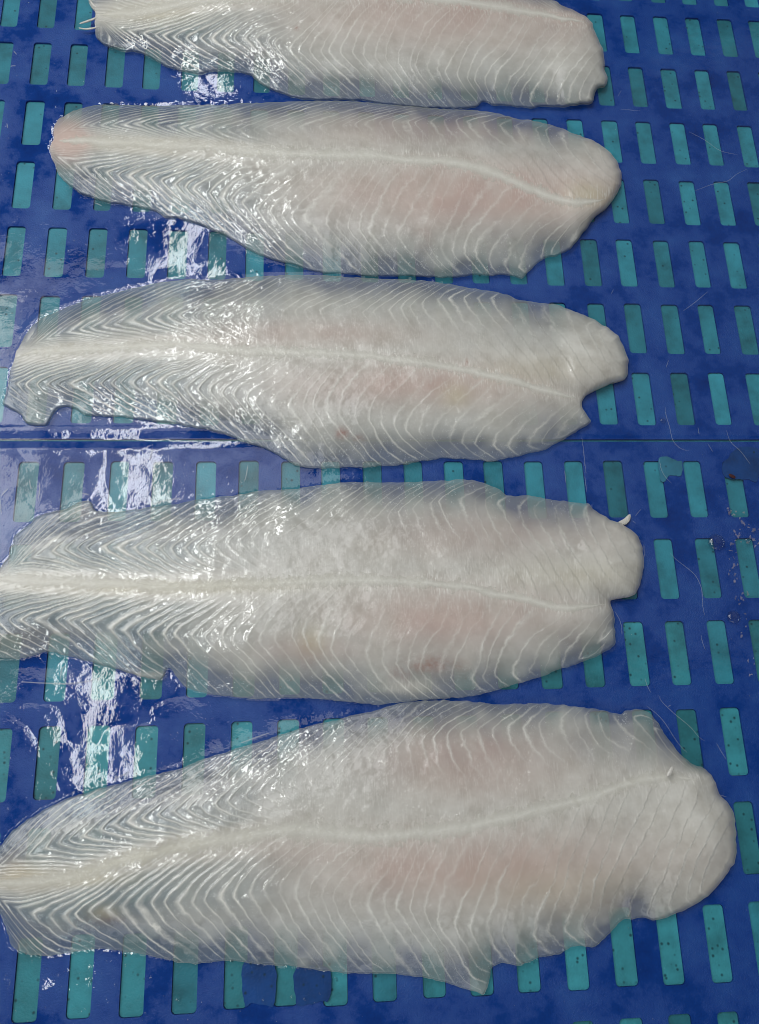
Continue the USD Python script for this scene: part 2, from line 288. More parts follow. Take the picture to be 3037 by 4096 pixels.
F2 = np.vstack([cp(1, (213, 650), (215, 635), (238, 602), (230, 575), (236, 550), (248, 518), (285, 500), (320, 480), (380, 462), (450, 452), (520, 455), (600, 458), (720, 458), (850, 456), (1000, 452), (1130, 446), (1300, 440), (1450, 437), (1560, 440)),
    cp(2, (0, 450), (150, 462), (290, 475), (430, 478), (530, 495), (580, 515), (640, 520), (700, 530), (760, 545), (820, 570), (870, 590), (920, 605), (965, 630), (1010, 670), (1040, 710), (1056, 760), (1050, 810), (1030, 850), (1000, 890),
       (985, 910), (940, 940), (905, 990), (880, 1020), (850, 1060), (830, 1085)), cp(4, (790, 20), (720, 35), (680, 65), (650, 95), (625, 125), (600, 115), (540, 105), (480, 108), (420, 108), (330, 118), (250, 115), (150, 110), (80, 112), (0, 112)),
    cp(3, (1560, 105), (1450, 100), (1390, 95), (1330, 80), (1270, 60), (1200, 45), (1130, 20)), cp(1, (1080, 1085), (1040, 1060), (980, 1020), (900, 990), (830, 960), (760, 945), (715, 948), (690, 920), (640, 905), (560, 893), (480, 880), (420, 865),
       (360, 845), (300, 805), (270, 775), (248, 750), (240, 710), (225, 680))])
F3 = np.vstack([cp(3, (10, 672), (35, 590), (40, 540), (60, 490), (75, 430), (100, 390), (130, 340), (180, 295), (260, 262), (330, 235), (390, 210), (450, 195), (500, 185), (560, 170), (630, 155), (700, 138), (780, 130), (830, 124), (880, 130), (960, 128),
       (1050, 120), (1150, 112), (1300, 108), (1450, 112)), cp(4, (0, 125), (120, 127), (250, 140), (350, 155), (430, 170), (500, 180), (560, 195), (610, 220), (660, 225), (720, 232), (780, 235), (830, 260), (880, 278), (930, 300), (980, 330), (1010, 350),
       (1040, 370), (1055, 400), (1065, 430), (1083, 470), (1083, 540), (1070, 565), (1030, 575), (990, 585), (950, 605), (920, 620), (895, 640), (878, 655), (885, 690), (900, 715), (926, 748), (880, 775), (850, 795), (800, 825), (730, 865), (650, 885),
       (580, 900), (530, 912), (480, 920), (440, 910), (350, 908), (270, 905), (180, 918), (100, 935), (60, 940), (0, 936)), cp(3, (1600, 945), (1500, 945), (1400, 950), (1330, 945), (1280, 935), (1230, 905), (1170, 870), (1110, 850), (1050, 830), (980, 800),
       (920, 785), (850, 770), (760, 755), (680, 745), (620, 738), (560, 730), (500, 722), (430, 722), (370, 715), (330, 690), (290, 680), (255, 685), (235, 700), (215, 735), (205, 760), (120, 760), (100, 740), (95, 715), (60, 700))])
F4 = np.vstack([cp(5, (-70, 640), (-60, 450), (-50, 330), (0, 300), (15, 270), (45, 245), (60, 190), (55, 165), (85, 140), (130, 105), (160, 70), (230, 50), (295, 35), (330, 15)), cp(3, (330, 1098), (390, 1088), (402, 1105), (397, 1117), (415, 1133), (430, 1139), (520, 1138),
       (600, 1125), (740, 1110), (830, 1092), (950, 1075), (1060, 1060), (1150, 1045), (1280, 1040), (1370, 1025), (1480, 1012), (1600, 1008)), cp(4, (0, 1012), (150, 1010), (260, 1003), (360, 998), (430, 1005), (490, 1025), (530, 1045), (545, 1065), (600, 1070),
       (650, 1065), (720, 1080), (800, 1092), (880, 1100), (918, 1103), (922, 1120), (960, 1145), (1000, 1170)), cp(6, (1000, 88), (1050, 100), (1090, 125), (1125, 155), (1143, 200), (1152, 290), (1140, 350), (1118, 410), (1070, 425), (1000, 435), (1005, 450), (1018, 490),
       (1025, 550), (1032, 630), (1000, 650), (950, 680), (870, 710), (790, 735), (700, 770), (600, 800), (500, 830), (420, 850), (350, 860), (250, 865), (150, 872), (80, 880), (0, 888)), cp(5, (1560, 883), (1450, 870), (1350, 862), (1250, 858), (1150, 865),
       (1080, 865), (1000, 855), (920, 845), (850, 830), (800, 810), (770, 770), (745, 735), (722, 728), (712, 770), (690, 785), (620, 770), (560, 750), (500, 735), (400, 705), (320, 685), (250, 665), (190, 658), (140, 680), (80, 690), (30, 688), (-40, 684))])
F5 = np.vstack([cp(7, (-60, 640), (-75, 520), (-30, 460), (0, 425), (20, 395), (60, 350), (120, 310), (190, 265), (260, 230), (340, 200), (430, 172), (520, 150), (600, 130), (700, 105), (780, 85), (870, 50), (960, 20)), cp(5, (1150, 1045), (1250, 1010), (1340, 985), (1430, 965), (1540, 935)),
    cp(6, (0, 912), (80, 884), (150, 877), (280, 870), (380, 875), (460, 882), (520, 890), (600, 885), (700, 885), (800, 890), (900, 905), (970, 915), (1040, 930), (1060, 935), (1070, 915), (1140, 908), (1180, 930), (1210, 965), (1250, 1030), (1290, 1085)),
    cp(8, (1320, 35), (1380, 75), (1420, 85), (1450, 115), (1470, 165), (1475, 195), (1510, 225), (1535, 260), (1548, 310), (1555, 440), (1545, 500), (1500, 560), (1470, 600), (1430, 640), (1380, 675), (1330, 700), (1270, 725), (1200, 747), (1165, 735), (1150, 728), (1120, 738),
       (1060, 738), (1030, 770), (990, 815), (940, 860), (920, 860), (850, 855), (800, 885), (740, 900), (700, 905), (650, 925), (610, 945), (580, 940), (560, 930), (510, 935), (490, 950), (480, 1010), (455, 1075), (430, 1060), (380, 1045), (300, 1020), (220, 1000), (140, 985), (60, 978)),
    cp(7, (1652, 977), (1560, 978), (1450, 970), (1380, 960), (1280, 945), (1170, 940), (1090, 932), (1000, 918), (930, 925), (850, 935), (780, 930), (700, 910), (600, 888), (500, 875), (430, 868), (350, 878), (280, 890), (210, 900), (130, 895), (80, 880), (45, 850), (40, 810), (20, 770), (0, 715))])
MID = [np.vstack([cp(1, (372, 70), (600, 50), (800, 15), (1000, -10), (1300, -30)), cp(2, (0, -30), (400, 10), (700, 60), (980, 110))]),
    np.vstack([cp(1, (220, 610), (350, 608), (500, 618), (700, 628), (880, 632), (1000, 645), (1150, 660), (1300, 668), (1450, 672)), cp(2, (0, 675), (100, 690), (220, 695), (320, 702), (390, 725), (450, 735), (520, 755), (600, 790), (680, 830), (760, 865), (830, 880), (920, 880), (1040, 850))]),
    np.vstack([cp(3, (60, 455), (200, 440), (350, 430), (500, 425), (700, 412), (850, 418), (1000, 437), (1150, 440), (1300, 445), (1450, 450)), cp(4, (0, 460), (100, 480), (250, 500), (370, 520), (500, 545), (600, 570), (680, 600), (780, 625), (870, 650), (1080, 620))]),
    np.vstack([cp(5, (-70, 345), (0, 343), (100, 345), (250, 355), (400, 365), (550, 370), (700, 380), (850, 378), (1000, 370), (1200, 360), (1400, 350)), cp(6, (0, 350), (150, 355), (300, 365), (400, 380), (500, 405), (620, 425), (720, 460), (850, 465), (950, 455), (1000, 448), (1150, 400)) ]),
    np.vstack([cp(7, (-75, 585), (0, 585), (100, 580), (200, 572), (320, 555), (420, 530), (500, 490), (650, 465), (720, 430), (850, 415), (1000, 395), (1150, 370), (1220, 350), (1400, 360)), cp(8, (0, 385), (200, 360), (350, 345), (450, 325), (600, 285), (750, 250), (900, 215), (1000, 180), (1100, 140), (1200, 125), (1280, 118), (1480, 150)) ])]
OUT = [F1, F2, F3, F4, F5]
def densify(p, step, rough, seed):
    q = np.vstack([p, p[:1]]); s = np.r_[0, np.cumsum(np.hypot(*np.diff(q, axis=0).T))]
    t = np.linspace(0, s[-1], int(s[-1] / step), endpoint=False)
    # Catmull-Rom through the traced points
    i = np.clip(np.searchsorted(s, t, 'right') - 1, 0, len(p) - 1); f = ((t - s[i]) / np.maximum(s[i + 1] - s[i], 1e-6))[:, None]; n = len(p)
    P = [p[(i + k) % n] for k in (-1, 0, 1, 2)]
    c = 0.5 * (2 * P[1] + (P[2] - P[0]) * f * 0.8 + (2 * P[0] * 0.8 - 4.6 * P[1] + (6 - 2 * 1.2) * P[2] - 0.8 * P[3] + 0.0) * f**2 * 1.0 + 0 * f**3) if False else P[1] * (1 - f) + P[2] * f
    c = np.stack([gaussian_filter1d(c[:, k], 1.6, mode='wrap') for k in (0, 1)], 1)
    return c + np.stack([fb(c[:, 0], c[:, 1], 16, seed, 2), fb(c[:, 0], c[:, 1], 16, seed + 3, 2)], 1) * rough
OUTD = [densify(p, 4.0, 7.0, 70 + i) for i, p in enumerate(OUT)]
# ---------------------------------------------------------------- clear wet film over the belt
FS = 7.0
gx, gy = np.meshgrid(np.arange(-190, 3037 + 200, FS), np.arange(-190, 4096 + 200, FS), indexing='ij')
jr = pix(np.array([[-0.1, jc, 0], [0.2, jc, 0]])); jy = jr[0, 1] + (gx - jr[0, 0]) * (jr[1, 1] - jr[0, 1]) / (jr[1, 0] - jr[0, 0])
left = 0.5 + 0.5 * (1 - sm(gx, 700, 1900))
patch = sm(fb(gx, gy, 260, 17, 2), -0.05, 0.35)
zf = 0.0009 + 0.00026 * fb(gx, gy, 420, 11, 2) + left * (0.00034 * (np.abs(fb(gx + 60 * fb(gx, gy, 200, 5), gy, 190, 12, 2)) ** 0.7 - 0.3) + patch * (0.00008 * fb(gx, gy, 80, 13, 2) + 0.00001 * fb(gx, gy, 34, 14, 2)) + 0.00004 * fb(gx, gy, 110, 15, 2))
zf -= 0.0006 * np.exp(-((gy - jy) / 16) ** 2)
zf += 0.0003 * (np.exp(-((gy - jy - 42) / 12) ** 2) + np.exp(-((gy - jy + 42) / 12) ** 2)) * left
# the fish press it flat, with a rim of water held around them
inside = np.zeros(gx.shape, bool)
near = np.full(gx.shape, 1e9)
for c in OUTD:
    g = Polygon(c).buffer(0); shapely.prepare(g); inside |= shapely.contains_xy(g, gx, gy)
    d, _ = cKDTree(c).query(np.c_[gx.ravel(), gy.ravel()], distance_upper_bound=140); near = np.minimum(near, d.reshape(gx.shape))
near = np.minimum(near, 1e4)
zf = np.where(inside, 0.0009, zf + 0.00030 * np.exp(-near / 26.0))
zf = np.clip(zf, 0.00015, 0.0015)
def grid_faces(a, b):
    i = np.arange(a * b).reshape(a, b); q = np.stack([i[:-1, :-1], i[:-1, 1:], i[1:, 1:], i[1:, :-1]], -1).reshape(-1, 4)
    return q[:, ::-1]
base = at(gx.ravel(), gy.ravel(), 0.0); base[:, 2] = zf.ravel()
film = thing('plastic_film', 'clear wrinkled plastic film spread wet over the blue belt under the fish', 'plastic film', kind='thing')
obj('film_sheet', (base, grid_faces(*gx.shape)[:, ::-1]), film_look, film, smooth=True)
def tube(pts, r, z, seed=0, taper=True, n=6):
    p = np.array(pts, float); s = np.r_[0, np.cumsum(np.hypot(*np.diff(p, axis=0).T))]
    t = np.linspace(0, s[-1], max(6, int(s[-1] / 9))); c = np.stack([np.interp(t, s, p[:, k]) for k in (0, 1)], 1)
    c = np.stack([gaussian_filter1d(c[:, k], 2.0, mode='nearest') for k in (0, 1)], 1)
    w = at(c[:, 0], c[:, 1], z); w[:, 2] = z
    rr = r * (np.sin(np.linspace(0.12, math.pi - 0.12, len(w))) ** 0.5 if taper else 1) * (1 + 0.3 * fb(t, t * 0 + seed, 40, seed))
    d = np.gradient(w, axis=0); d /= np.linalg.norm(d, axis=1, keepdims=True); nx = np.stack([-d[:, 1], d[:, 0], d[:, 2] * 0], 1)
    a = np.linspace(0, 2 * math.pi, n, endpoint=False)
    v = w[:, None] + rr[:, None, None] * (np.cos(a)[None, :, None] * nx[:, None] + np.sin(a)[None, :, None] * np.array([0, 0, 0.7]))
    m = len(w); f = [(i * n + j, i * n + (j + 1) % n, (i + 1) * n + (j + 1) % n, (i + 1) * n + j) for i in range(m - 1) for j in range(n)]
    return v.reshape(-1, 3), np.array(f)[:, ::-1]
R5 = lambda *xy: np.array(xy, float).reshape(-1, 2) * 0.48426
L6 = lambda *xy: np.array(xy, float).reshape(-1, 2) * 0.605327 + (0, 1600)      # left joint crop
L7 = lambda *xy: np.array(xy, float).reshape(-1, 2) * 0.605327 + (0, 2600)
CREASES = [R3((830, 60), (835, 150), (870, 220), (940, 285)), R3((690, 475), (655, 510), (620, 560)), R3((910, 840), (940, 885), (1040, 960), (1130, 1030), (1185, 1150), (1180, 1260), (1205, 1380)), R3((1170, 1510), (1180, 1590), (1215, 1665)),
    R3((450, 1320), (500, 1390), (520, 1450), (520, 1540)), R4((705, 10), (730, 110), (770, 160)), R4((820, 150), (830, 210), (890, 260), (950, 320), (1040, 390), (1110, 450), (1150, 520), (1215, 550)),
    R4((710, 245), (820, 330), (880, 400), (940, 500), (1000, 590), (1070, 650)), R4((1295, 550), (1330, 620), (1390, 710)), R2((875, 1490), (880, 1570), (920, 1680), (930, 1780), (1010, 1860), (1090, 1865)), R2((1240, 540), (1110, 650), (1010, 720)),
    R2((1380, 1680), (1410, 1800), (1490, 1850), (1590, 1990)), R2((1220, 1790), (1280, 1890)), R2((910, 1100), (880, 1190)), R2((1145, 1660), (1160, 1740)), R1((1060, 1080), (1200, 1150), (1330, 1250), (1490, 1280)),
    R1((1570, 1390), (1450, 1440), (1410, 1500), (1290, 1510), (1110, 1580)), R1((520, 735), (480, 805)), R1((490, 900), (690, 915)), R2((185, 1740), (200, 1830), (210, 1950), (225, 2065)), R3((210, 200), (220, 270), (230, 365)), R3((45, 150), (52, 230), (55, 290)),
    R4((895, 265), (930, 245)), R2((455, 520), (425, 580)), R3((640, 610), (600, 580)), R4((1310, 985), (1395, 1012)), R3((700, 760), (705, 900)),
    # bright threads of water on the left
    L6((0, 650), (20, 605), (65, 580)), L6((15, 765), (0, 720), (5, 640)), L6((195, 510), (190, 560), (215, 600)), L6((255, 530), (268, 580), (250, 665)), L6((1000, 690), (1080, 665), (1205, 645)), L6((530, 620), (560, 610), (600, 635)), L6((1640, 420), (1630, 500), (1612, 552)),
    L6((1008, 300), (1005, 350), (985, 410)), L7((735, 855), (800, 835), (870, 800)), L7((1580, 620), (1620, 605), (1700, 575), (1790, 545)), L7((470, 948), (500, 935)), L7((130, 210), (300, 220), (450, 225), (600, 205), (650, 180)), L7((405, 205), (395, 150), (410, 105), (450, 95)),
    R5((55, 1010), (65, 1065)), R5((110, 410), (125, 440), (145, 455)), R5((765, 1670), (820, 1680), (855, 1710)), R5((1400, 620), (1470, 645)), R5((80, 550), (100, 535), (140, 545))]
for i, c in enumerate(CREASES):
    obj('crease', tube(c, 0.00010 if i < 27 else 0.0003, 0.0014, i), crease_look, film, smooth=True)
rf = np.random.default_rng(8); fl = []
arc = R3((1375, 480), (1470, 520), (1560, 610), (1640, 700), (1620, 780), (1480, 700), (1440, 790), (1450, 900), (1430, 1010), (1480, 1130), (1500, 1240), (1540, 1500), (1590, 1780), (1600, 1860))
for i in range(70):
    t = rf.random() ** 1.3 * (len(arc) - 1.001); j = int(t); c0 = arc[j] * (1 - t + j) + arc[j + 1] * (t - j) + rf.normal(0, 13, 2)
    r = 3 + 6 * rf.random() ** 2; an = np.sort(rf.uniform(0, 2 * math.pi, 7)); q = c0 + np.stack([np.cos(an), np.sin(an) * 1.2], 1) * (r * rf.uniform(0.6, 1.2, 7))[:, None]
    try: fl.append(blob(q, 0.0016 + 0.000004 * i, 0.00006, 100 + i, 3))
    except Exception: pass
obj('foam_flecks', trimesh.util.concatenate(fl), milk_look, film)
# ---------------------------------------------------------------- the fillets
LABEL = ['topmost fish fillet, cut off by the picture edge, ragged shreds at its tail',
    'second fish fillet from the top, with blunt pinkish tail and rounded pink head end',
    'middle fish fillet, broad forked grey tail and a deep notch in its right end',
    'fish fillet with a cut flap at its lower left edge and stepped right end',
    'largest, nearest fish fillet, lying slightly askew at the bottom with a thick white midline']
NAMES = [dict(clear=[(640, 190, 230, 60, .5), (1500, 400, 260, 40, .35)], H=0.011, sp=(44, 52), pink=[(1900, 60, 700, 130, .75)], yellow=[(620, 60, 170, 50, .5)], blood=[(1188, 112, 9, 9, .9)]),
    dict(tip=[(268, 560, 85, 95, .95)], clear=[(2180, 960, 230, 70, .55), (620, 830, 240, 60, .5), (1150, 960, 260, 60, .45), (420, 440, 130, 50, .4), (1700, 455, 500, 30, .4)], H=0.0115, sp=(40, 78), pink=[(1900, 780, 600, 130, 1.0), (1750, 500, 500, 80, .7), (285, 560, 60, 70, .8)], yellow=[(2350, 780, 90, 50, .7), (620, 580, 200, 30, .3)], blood=[(1690, 960, 30, 45, .5), (2420, 540, 200, 90, .12)]),
    dict(clear=[(110, 1610, 130, 110, .66), (420, 1660, 220, 50, .45), (2230, 1680, 190, 90, .52), (1600, 1835, 480, 45, .5), (1200, 1120, 500, 40, .4), (300, 1250, 150, 40, .4)], H=0.0125, sp=(42, 80), pink=[(1650, 1540, 500, 90, .75), (1200, 1330, 500, 60, .5)], yellow=[(1825, 1580, 60, 50, .5), (2150, 1480, 200, 60, .35)], blood=[(1372, 1732, 26, 22, .9), (1435, 1755, 22, 18, .9), (1868, 1450, 5, 14, .8), (1980, 1453, 4, 14, .8)]),
    dict(clear=[(110, 2120, 110, 70, .55), (40, 2480, 110, 70, .45), (610, 2700, 110, 45, .66), (2320, 2570, 160, 90, .52), (1900, 1940, 330, 50, .55), (800, 2040, 250, 40, .4), (640, 2120, 90, 60, .4)], H=0.0125, sp=(50, 82), pink=[(1800, 2480, 450, 130, .75), (1250, 2600, 250, 70, .6), (1950, 2130, 450, 100, .55)], yellow=[(700, 2350, 420, 26, .75), (1250, 2560, 60, 60, .5), (340, 2040, 130, 40, .6), (100, 2560, 160, 50, .4), (2300, 2300, 250, 60, .3)], white=[(590, 2700, 120, 14, .6), (1640, 2745, 110, 36, .9), (2050, 2310, 230, 40, .6)], blood=[(1720, 2660, 130, 38, .55), (1610, 2690, 50, 35, .5), (1225, 2610, 30, 60, .2)]),
    dict(tip=[(60, 3470, 75, 60, .45)], clear=[(160, 3330, 180, 60, .6), (120, 3740, 140, 70, .6), (1925, 3920, 90, 70, .62), (2520, 2930, 260, 110, .55), (700, 3150, 350, 60, .5), (1500, 2900, 500, 40, .35), (900, 3740, 400, 60, .4)], H=0.014, sp=(52, 84), pink=[(1900, 3030, 380, 150, .8), (1950, 3480, 700, 150, .85), (1300, 3420, 300, 80, .5)], yellow=[(420, 3660, 70, 40, .8), (90, 3500, 110, 50, .7), (350, 3520, 180, 25, .5), (2300, 3560, 420, 100, .3)], blood=[(440, 3680, 70, 12, .25), (1750, 3000, 200, 120, .12), (2350, 3620, 150, 60, .12)])]
ZB = 0.00165
fillets = []
for k in range(5):
    c, prm, mid = OUTD[k], NAMES[k], MID[k]
    poly = Polygon(c).buffer(0)
    if poly.geom_type != 'Polygon': poly = max(poly.geoms, key=lambda q: q.area)
    c = densify(np.array(poly.exterior.coords)[:-1], 3.6, 0, 0)
    poly = Polygon(c); shapely.prepare(poly)
    x0, y0, x1, y1 = poly.bounds
    ST = 3.9
    X, Y = np.meshgrid(np.arange(x0, x1, ST), np.arange(max(y0, -170), y1, ST), indexing='ij'); X[:, ::2] += ST / 2
    X, Y = X.ravel(), Y.ravel(); ok = shapely.contains_xy(poly, X, Y); X, Y = X[ok], Y[ok]
    tree = cKDTree(c); d, _ = tree.query(np.c_[X, Y]); ok = d > 2.2; X, Y, d = X[ok], Y[ok], d[ok]
    nb = len(c); P = np.vstack([c, np.c_[X, Y]]); d = np.r_[np.zeros(nb), d]
    tri = Delaunay(P).simplices
    cen = P[tri].mean(1); tri = tri[shapely.contains_xy(poly, cen[:, 0], cen[:, 1])]
    e1, e2 = P[tri[:, 1]] - P[tri[:, 0]], P[tri[:, 2]] - P[tri[:, 0]]; ar = e1[:, 0] * e2[:, 1] - e1[:, 1] * e2[:, 0]
    tri = tri[np.abs(ar) > 0.02]; ar = ar[np.abs(ar) > 0.02]; tri[ar > 0] = tri[ar > 0][:, ::-1]      # image y runs down
    X, Y = P[:, 0], P[:, 1]
    # smooth upper and lower edges and the midline as functions of x
    xs = np.arange(x0 + 3, x1 - 3, 12.0); yt, yb = [], []
    for xx in xs:
        s = poly.intersection(shapely.LineString([(xx, y0 - 9), (xx, y1 + 9)])).bounds; yt.append(s[1]); yb.append(s[3])
    yt, yb = (gaussian_filter1d(np.array(q), 7, mode='nearest') for q in (yt, yb))
    ms = np.interp(xs, mid[:, 0], mid[:, 1]); ms = gaussian_filter1d(ms, 3, mode='nearest')
    ms = ms + 5 * fb(xs, xs * 0, 60, 90 + k)
    ym, T, B = np.interp(X, xs, ms), np.interp(X, xs, yt), np.interp(X, xs, yb)
    s = (X - x0) / (x1 - x0)
    dy = Y - ym; upper = dy < 0
    W = np.where(upper, np.maximum(ym - T, 40), np.maximum(B - ym, 40))
    v = np.clip(np.abs(dy) / W, 0, 1.15)
    seed = 200 + 20 * k
    wob = fb(X, Y, 190, seed, 2); wob2 = fb(X, Y, 60, seed + 1, 2); wob3 = fb(X, Y, 300, seed + 7, 2)
    # myosepta: chevrons that point to the tail, flattening out to slanting arcs at the head end
    va = np.where(upper, 0.47 + 0.50 * sm(s, 0.35, 0.95), 0.52 + 0.45 * sm(s, 0.45, 0.95)) + 0.13 * wob3
    va = np.clip(va, 0.25, 1.0)
    bi = np.interp(s, [0, 0.12, 0.35, 0.6, 1], [430, 430, 310, 130, 80]) * (1 + 0.3 * wob3); ao = np.where(upper, np.interp(s, [0, 0.3, 0.6, 1], [260, 380, 280, 120]), np.interp(s, [0, 0.3, 0.6, 1], [200, 250, 190, 90]))
    pw = 1.42 + 0.4 * sm(s, 0.1, 0.6)
    t = v - va
    g = np.where(t < 0, bi * np.clip(-t / va, 0, 1) ** pw, ao * np.clip(t / np.maximum(1 - va, 0.25), 0, 1.2) ** 1.25)
    # heads: the arcs bow towards the head
    g = g + sm(s, 0.5, 0.85) * np.where(upper, 85, 60) * np.cos(np.clip(v, 0, 1) * 3.0)
    spx = np.arange(-700, x1 + 900, 4.0); spa = np.interp((spx - x0) / (x1 - x0), [0, 0.5, 1], [prm['sp'][0] * 1.08, 0.56 * (prm['sp'][0] + prm['sp'][1]) * 0.78, prm['sp'][1] * 0.9]); ph = np.cumsum(4.0 / spa)
    phase = np.interp(X - g, spx, ph) + 0.62 * wob + 0.15 * wob2 + np.where(upper, 0.37, 0.0)
    phase = phase + 0.55 * (meshkit.fbm(np.stack([phase * 0.8, X * 0 + k, v * 0.8], -1), 2, 77) * 2 - 1)
    lid = np.round(phase); lh = meshkit.noise(np.stack([lid * 0.97 + 0.31, X * 0 + 3.3 * k + 0.5, v * 2.2], -1), 55)
    mott0 = fb(X, Y, 80, seed + 9)
    fr = np.abs(((phase + 0.5) % 1) - 0.5); ridge = np.exp(-(fr / 0.13) ** 2); saw = phase % 1
    tail = 1 - sm(s, 0.12, 0.48)
    inner = sm(v, 0.10, 0.22) * (1 - sm(v, va - 0.02, va + 0.2))
    near_mid = np.exp(-(np.abs(dy) / (30 + 20 * tail)) ** 2)
    strength = 0.25 + 0.62 * tail * (0.55 + 0.45 * inner) + 0.22 * np.where(upper, sm(v, 0.45, 0.8), sm(v, 0.25, 0.6)) + 0.22 * wob - 0.28 * np.where(upper, 1 - sm(v, .3, .6), 0.0) * (1 - tail) * sm(s, 0.3, 0.5)
    cut = fb(X, Y, 90, seed + 8, 2)
    strength = np.clip(strength * (0.45 + 0.95 * lh + 0.8 * cut), 0.04, 0.95) * (1 - 0.75 * near_mid) * (1 - 0.7 * sm(s, 0.955, 0.995)) * (0.35 + 0.65 * sm(d, 0, 26))
    fan = tail * np.exp(-(dy / 75.0) ** 2)
    width = np.clip(0.165 + 0.17 * tail * inner + 0.03 * tail + 0.05 * cut + 0.09 * (lh - 0.5) + 0.03 * wob2 + 0.35 * fan, 0.06, 0.6)
    strength = np.maximum(strength, 0.62 * fan * (0.8 + 0.6 * mott0))
    def spots(l, a=0.0):
        q = np.zeros(len(X)) + a
        for (cx_, cy_, rx, ry, am) in l: q = np.maximum(q, am * np.exp(-((X - cx_) / rx) ** 2 - ((Y - cy_) / ry) ** 2))
        return q
    mott = fb(X, Y, 110, seed + 2)
    edge = np.exp(-d / 55.0)
    belly = np.where(upper, sm(v, 0.62, 1.0) * 0.6, sm(v, 0.55, 1.0)) * sm(s, 0.0, 0.2) * (1 - 0.75 * sm(s, 0.93, 1.0) * upper)
    thin = 0.85 * edge * (0.75 + 0.9 * mott) + 0.52 * belly * (0.55 + 0.9 * mott) + 0.62 * tail * sm(v, 0.35, 0.9) * (0.7 + mott) + 0.16 * tail * inner
    side = 0.5 - 0.5 * np.tanh(dy / 75.0); side = 1 - side if k == 4 else side
    headend = sm(s, 0.86, 0.97) * ((0.25 if k in (2, 3, 4) else 0.8) * (1 - side) + side)
    thin = np.maximum(thin, spots(prm['clear']) * 0.8 * (0.8 + 0.5 * mott)) + 0.07 * (1 - headend)
    thin = np.clip(thin * (1 - 0.93 * headend), 0, 0.6) * (1 - 0.8 * near_mid)
    white = spots(prm.get('white', [])); tip = spots(prm.get('tip', []))
    strength = strength * (1 - 0.85 * tip); width = width * (1 - 0.5 * tip); thin = thin * (1 - tip)
    thin = thin * (1 - 0.8 * white)
    grey = np.clip(0.14 * sm(v, 0.2, 0.6) + 0.14 * mott + tail * inner * 1.0 * (0.8 + 0.5 * mott) + 0.5 * tail * sm(v, 0.5, 0.8) + 0.36 * belly + 0.26 * edge + 0.10 * wob, 0, 0.92) * (1 - 0.85 * near_mid) * (1 - 0.8 * headend) * (1 - 0.9 * white) * (1 - 0.6 * fan) * (1 - tip)
    pink = np.clip(1.15 * tip + 1.15 * spots(prm['pink']) * (0.8 + 0.55 * mott), 0, 0.9); yel = np.clip(spots(prm['yellow']) * (0.9 + 0.5 * mott), 0, 0.9)
    blood = np.clip(spots(prm['blood']) * (0.7 + 1.2 * wob2), 0, 0.9)
    fibre = np.clip((1 - tail) * (0.30 * np.where(upper, 1 - sm(v, 0.35, 0.7), 1 - sm(v, 0.1, 0.4)) + 0.4 * near_mid), 0, 0.6) * (0.6 + 0.7 * mott)
    fibre = np.clip(fibre * 1.7 + 0.8 * white + 0.55 * near_mid * (1 - tail), 0, 1)
    # height
    mpp = 0.000107
    Hs = 0.5 * prm['H'] * np.interp(s, [0, 0.12, 0.35, 0.65, 0.9, 1], [0.32, 0.5, 0.8, 1, 1, 0.85])
    Hs = Hs * (1 - 0.55 * belly)
    Ld = np.interp(s, [0, 0.5, 0.85, 1], [90, 150, 120, 60]) * (1 - 0.2 * sm(headend, 0.2, 0.5))
    eh = 0.0006 + 0.0004 * (1 + mott) * 0.5 + 0.0026 * headend; ew = eh / mpp * 0.9
    z = eh * np.sqrt(np.clip(1 - (1 - np.clip(d / ew, 0, 1)) ** 2, 0, 1)) + Hs * (1 - np.exp(-(d / Ld) ** 1.25))
    z += sm(d, 4, 40) * (0.0007 * fb(X, Y, 210, seed + 4, 2) + 0.00022 * wob2 + 0.00007 * fb(X, Y, 22, seed + 5, 2))
    rel = sm(d, 3, 30) * (1 - near_mid)
    z += rel * (ridge * (0.00004 + 0.00022 * tail * inner) * np.clip(strength * 1.6, 0, 1) - 0.00018 * tail * inner * (1 - ridge))
    z += rel * sm(s, 0.62, 0.92) * (saw ** 2) * np.where(upper != (k == 4), 0.00026, 0.00010)
    z -= 0.00015 * np.exp(-((dy - 26) / 34) ** 2) * sm(d, 10, 90) * (1 - 0.5 * tail)
    w = at(X, Y, ZB + 0.0005); w[:, 2] = ZB + z
    # raise along the line of sight so the dome's features keep their traced places
    ok_ = Y < 99999; w2 = at(X, Y, 0.0)
    tz = (ZB + z)[:, None]; w = ORI + (w2 - ORI) * (1 - tz / CAMZ)
    # skirt down to the film
    sk = w[:nb].copy(); sk[:, 2] = 0.0010
    nv = len(w); i = np.arange(nb); j = (i + 1) % nb
    orient = Polygon(c).exterior.is_ccw
    q = np.stack([i, j, nv + j, nv + i], 1); q = q if orient else q[:, ::-1]
    q = q[:, ::-1]
    F = np.vstack([tri, q[:, [0, 1, 2]], q[:, [0, 2, 3]]])
    ext = lambda a: np.vstack([a, a[:nb]])
    A = ext(np.stack([phase / 64, strength, width], 1)); Bq = ext(np.stack([thin, pink, grey], 1)); Cq = ext(np.stack([yel, blood, fibre], 1))
    V = np.vstack([w, sk])
    o = np.array([V[:, 0].mean(), V[:, 1].mean(), 0.0])
    root = thing('fish_fillet', LABEL[k], 'fish fillet', o, 'fish fillets laid across the belt'); fillets.append((root, o))
    obj('flesh', (V - o, F), flesh, root, smooth=True, attrs={'fa': A, 'fb': Bq, 'fc': Cq})
    # midline septum: an uneven ribbon standing a little proud of the flesh
    top = cKDTree(np.c_[X, Y])
    mx = np.arange(x0 + 40, x1 - (60 if k < 4 else 150), 5.0)
    if k == 2: mx = mx[mx < 2310]
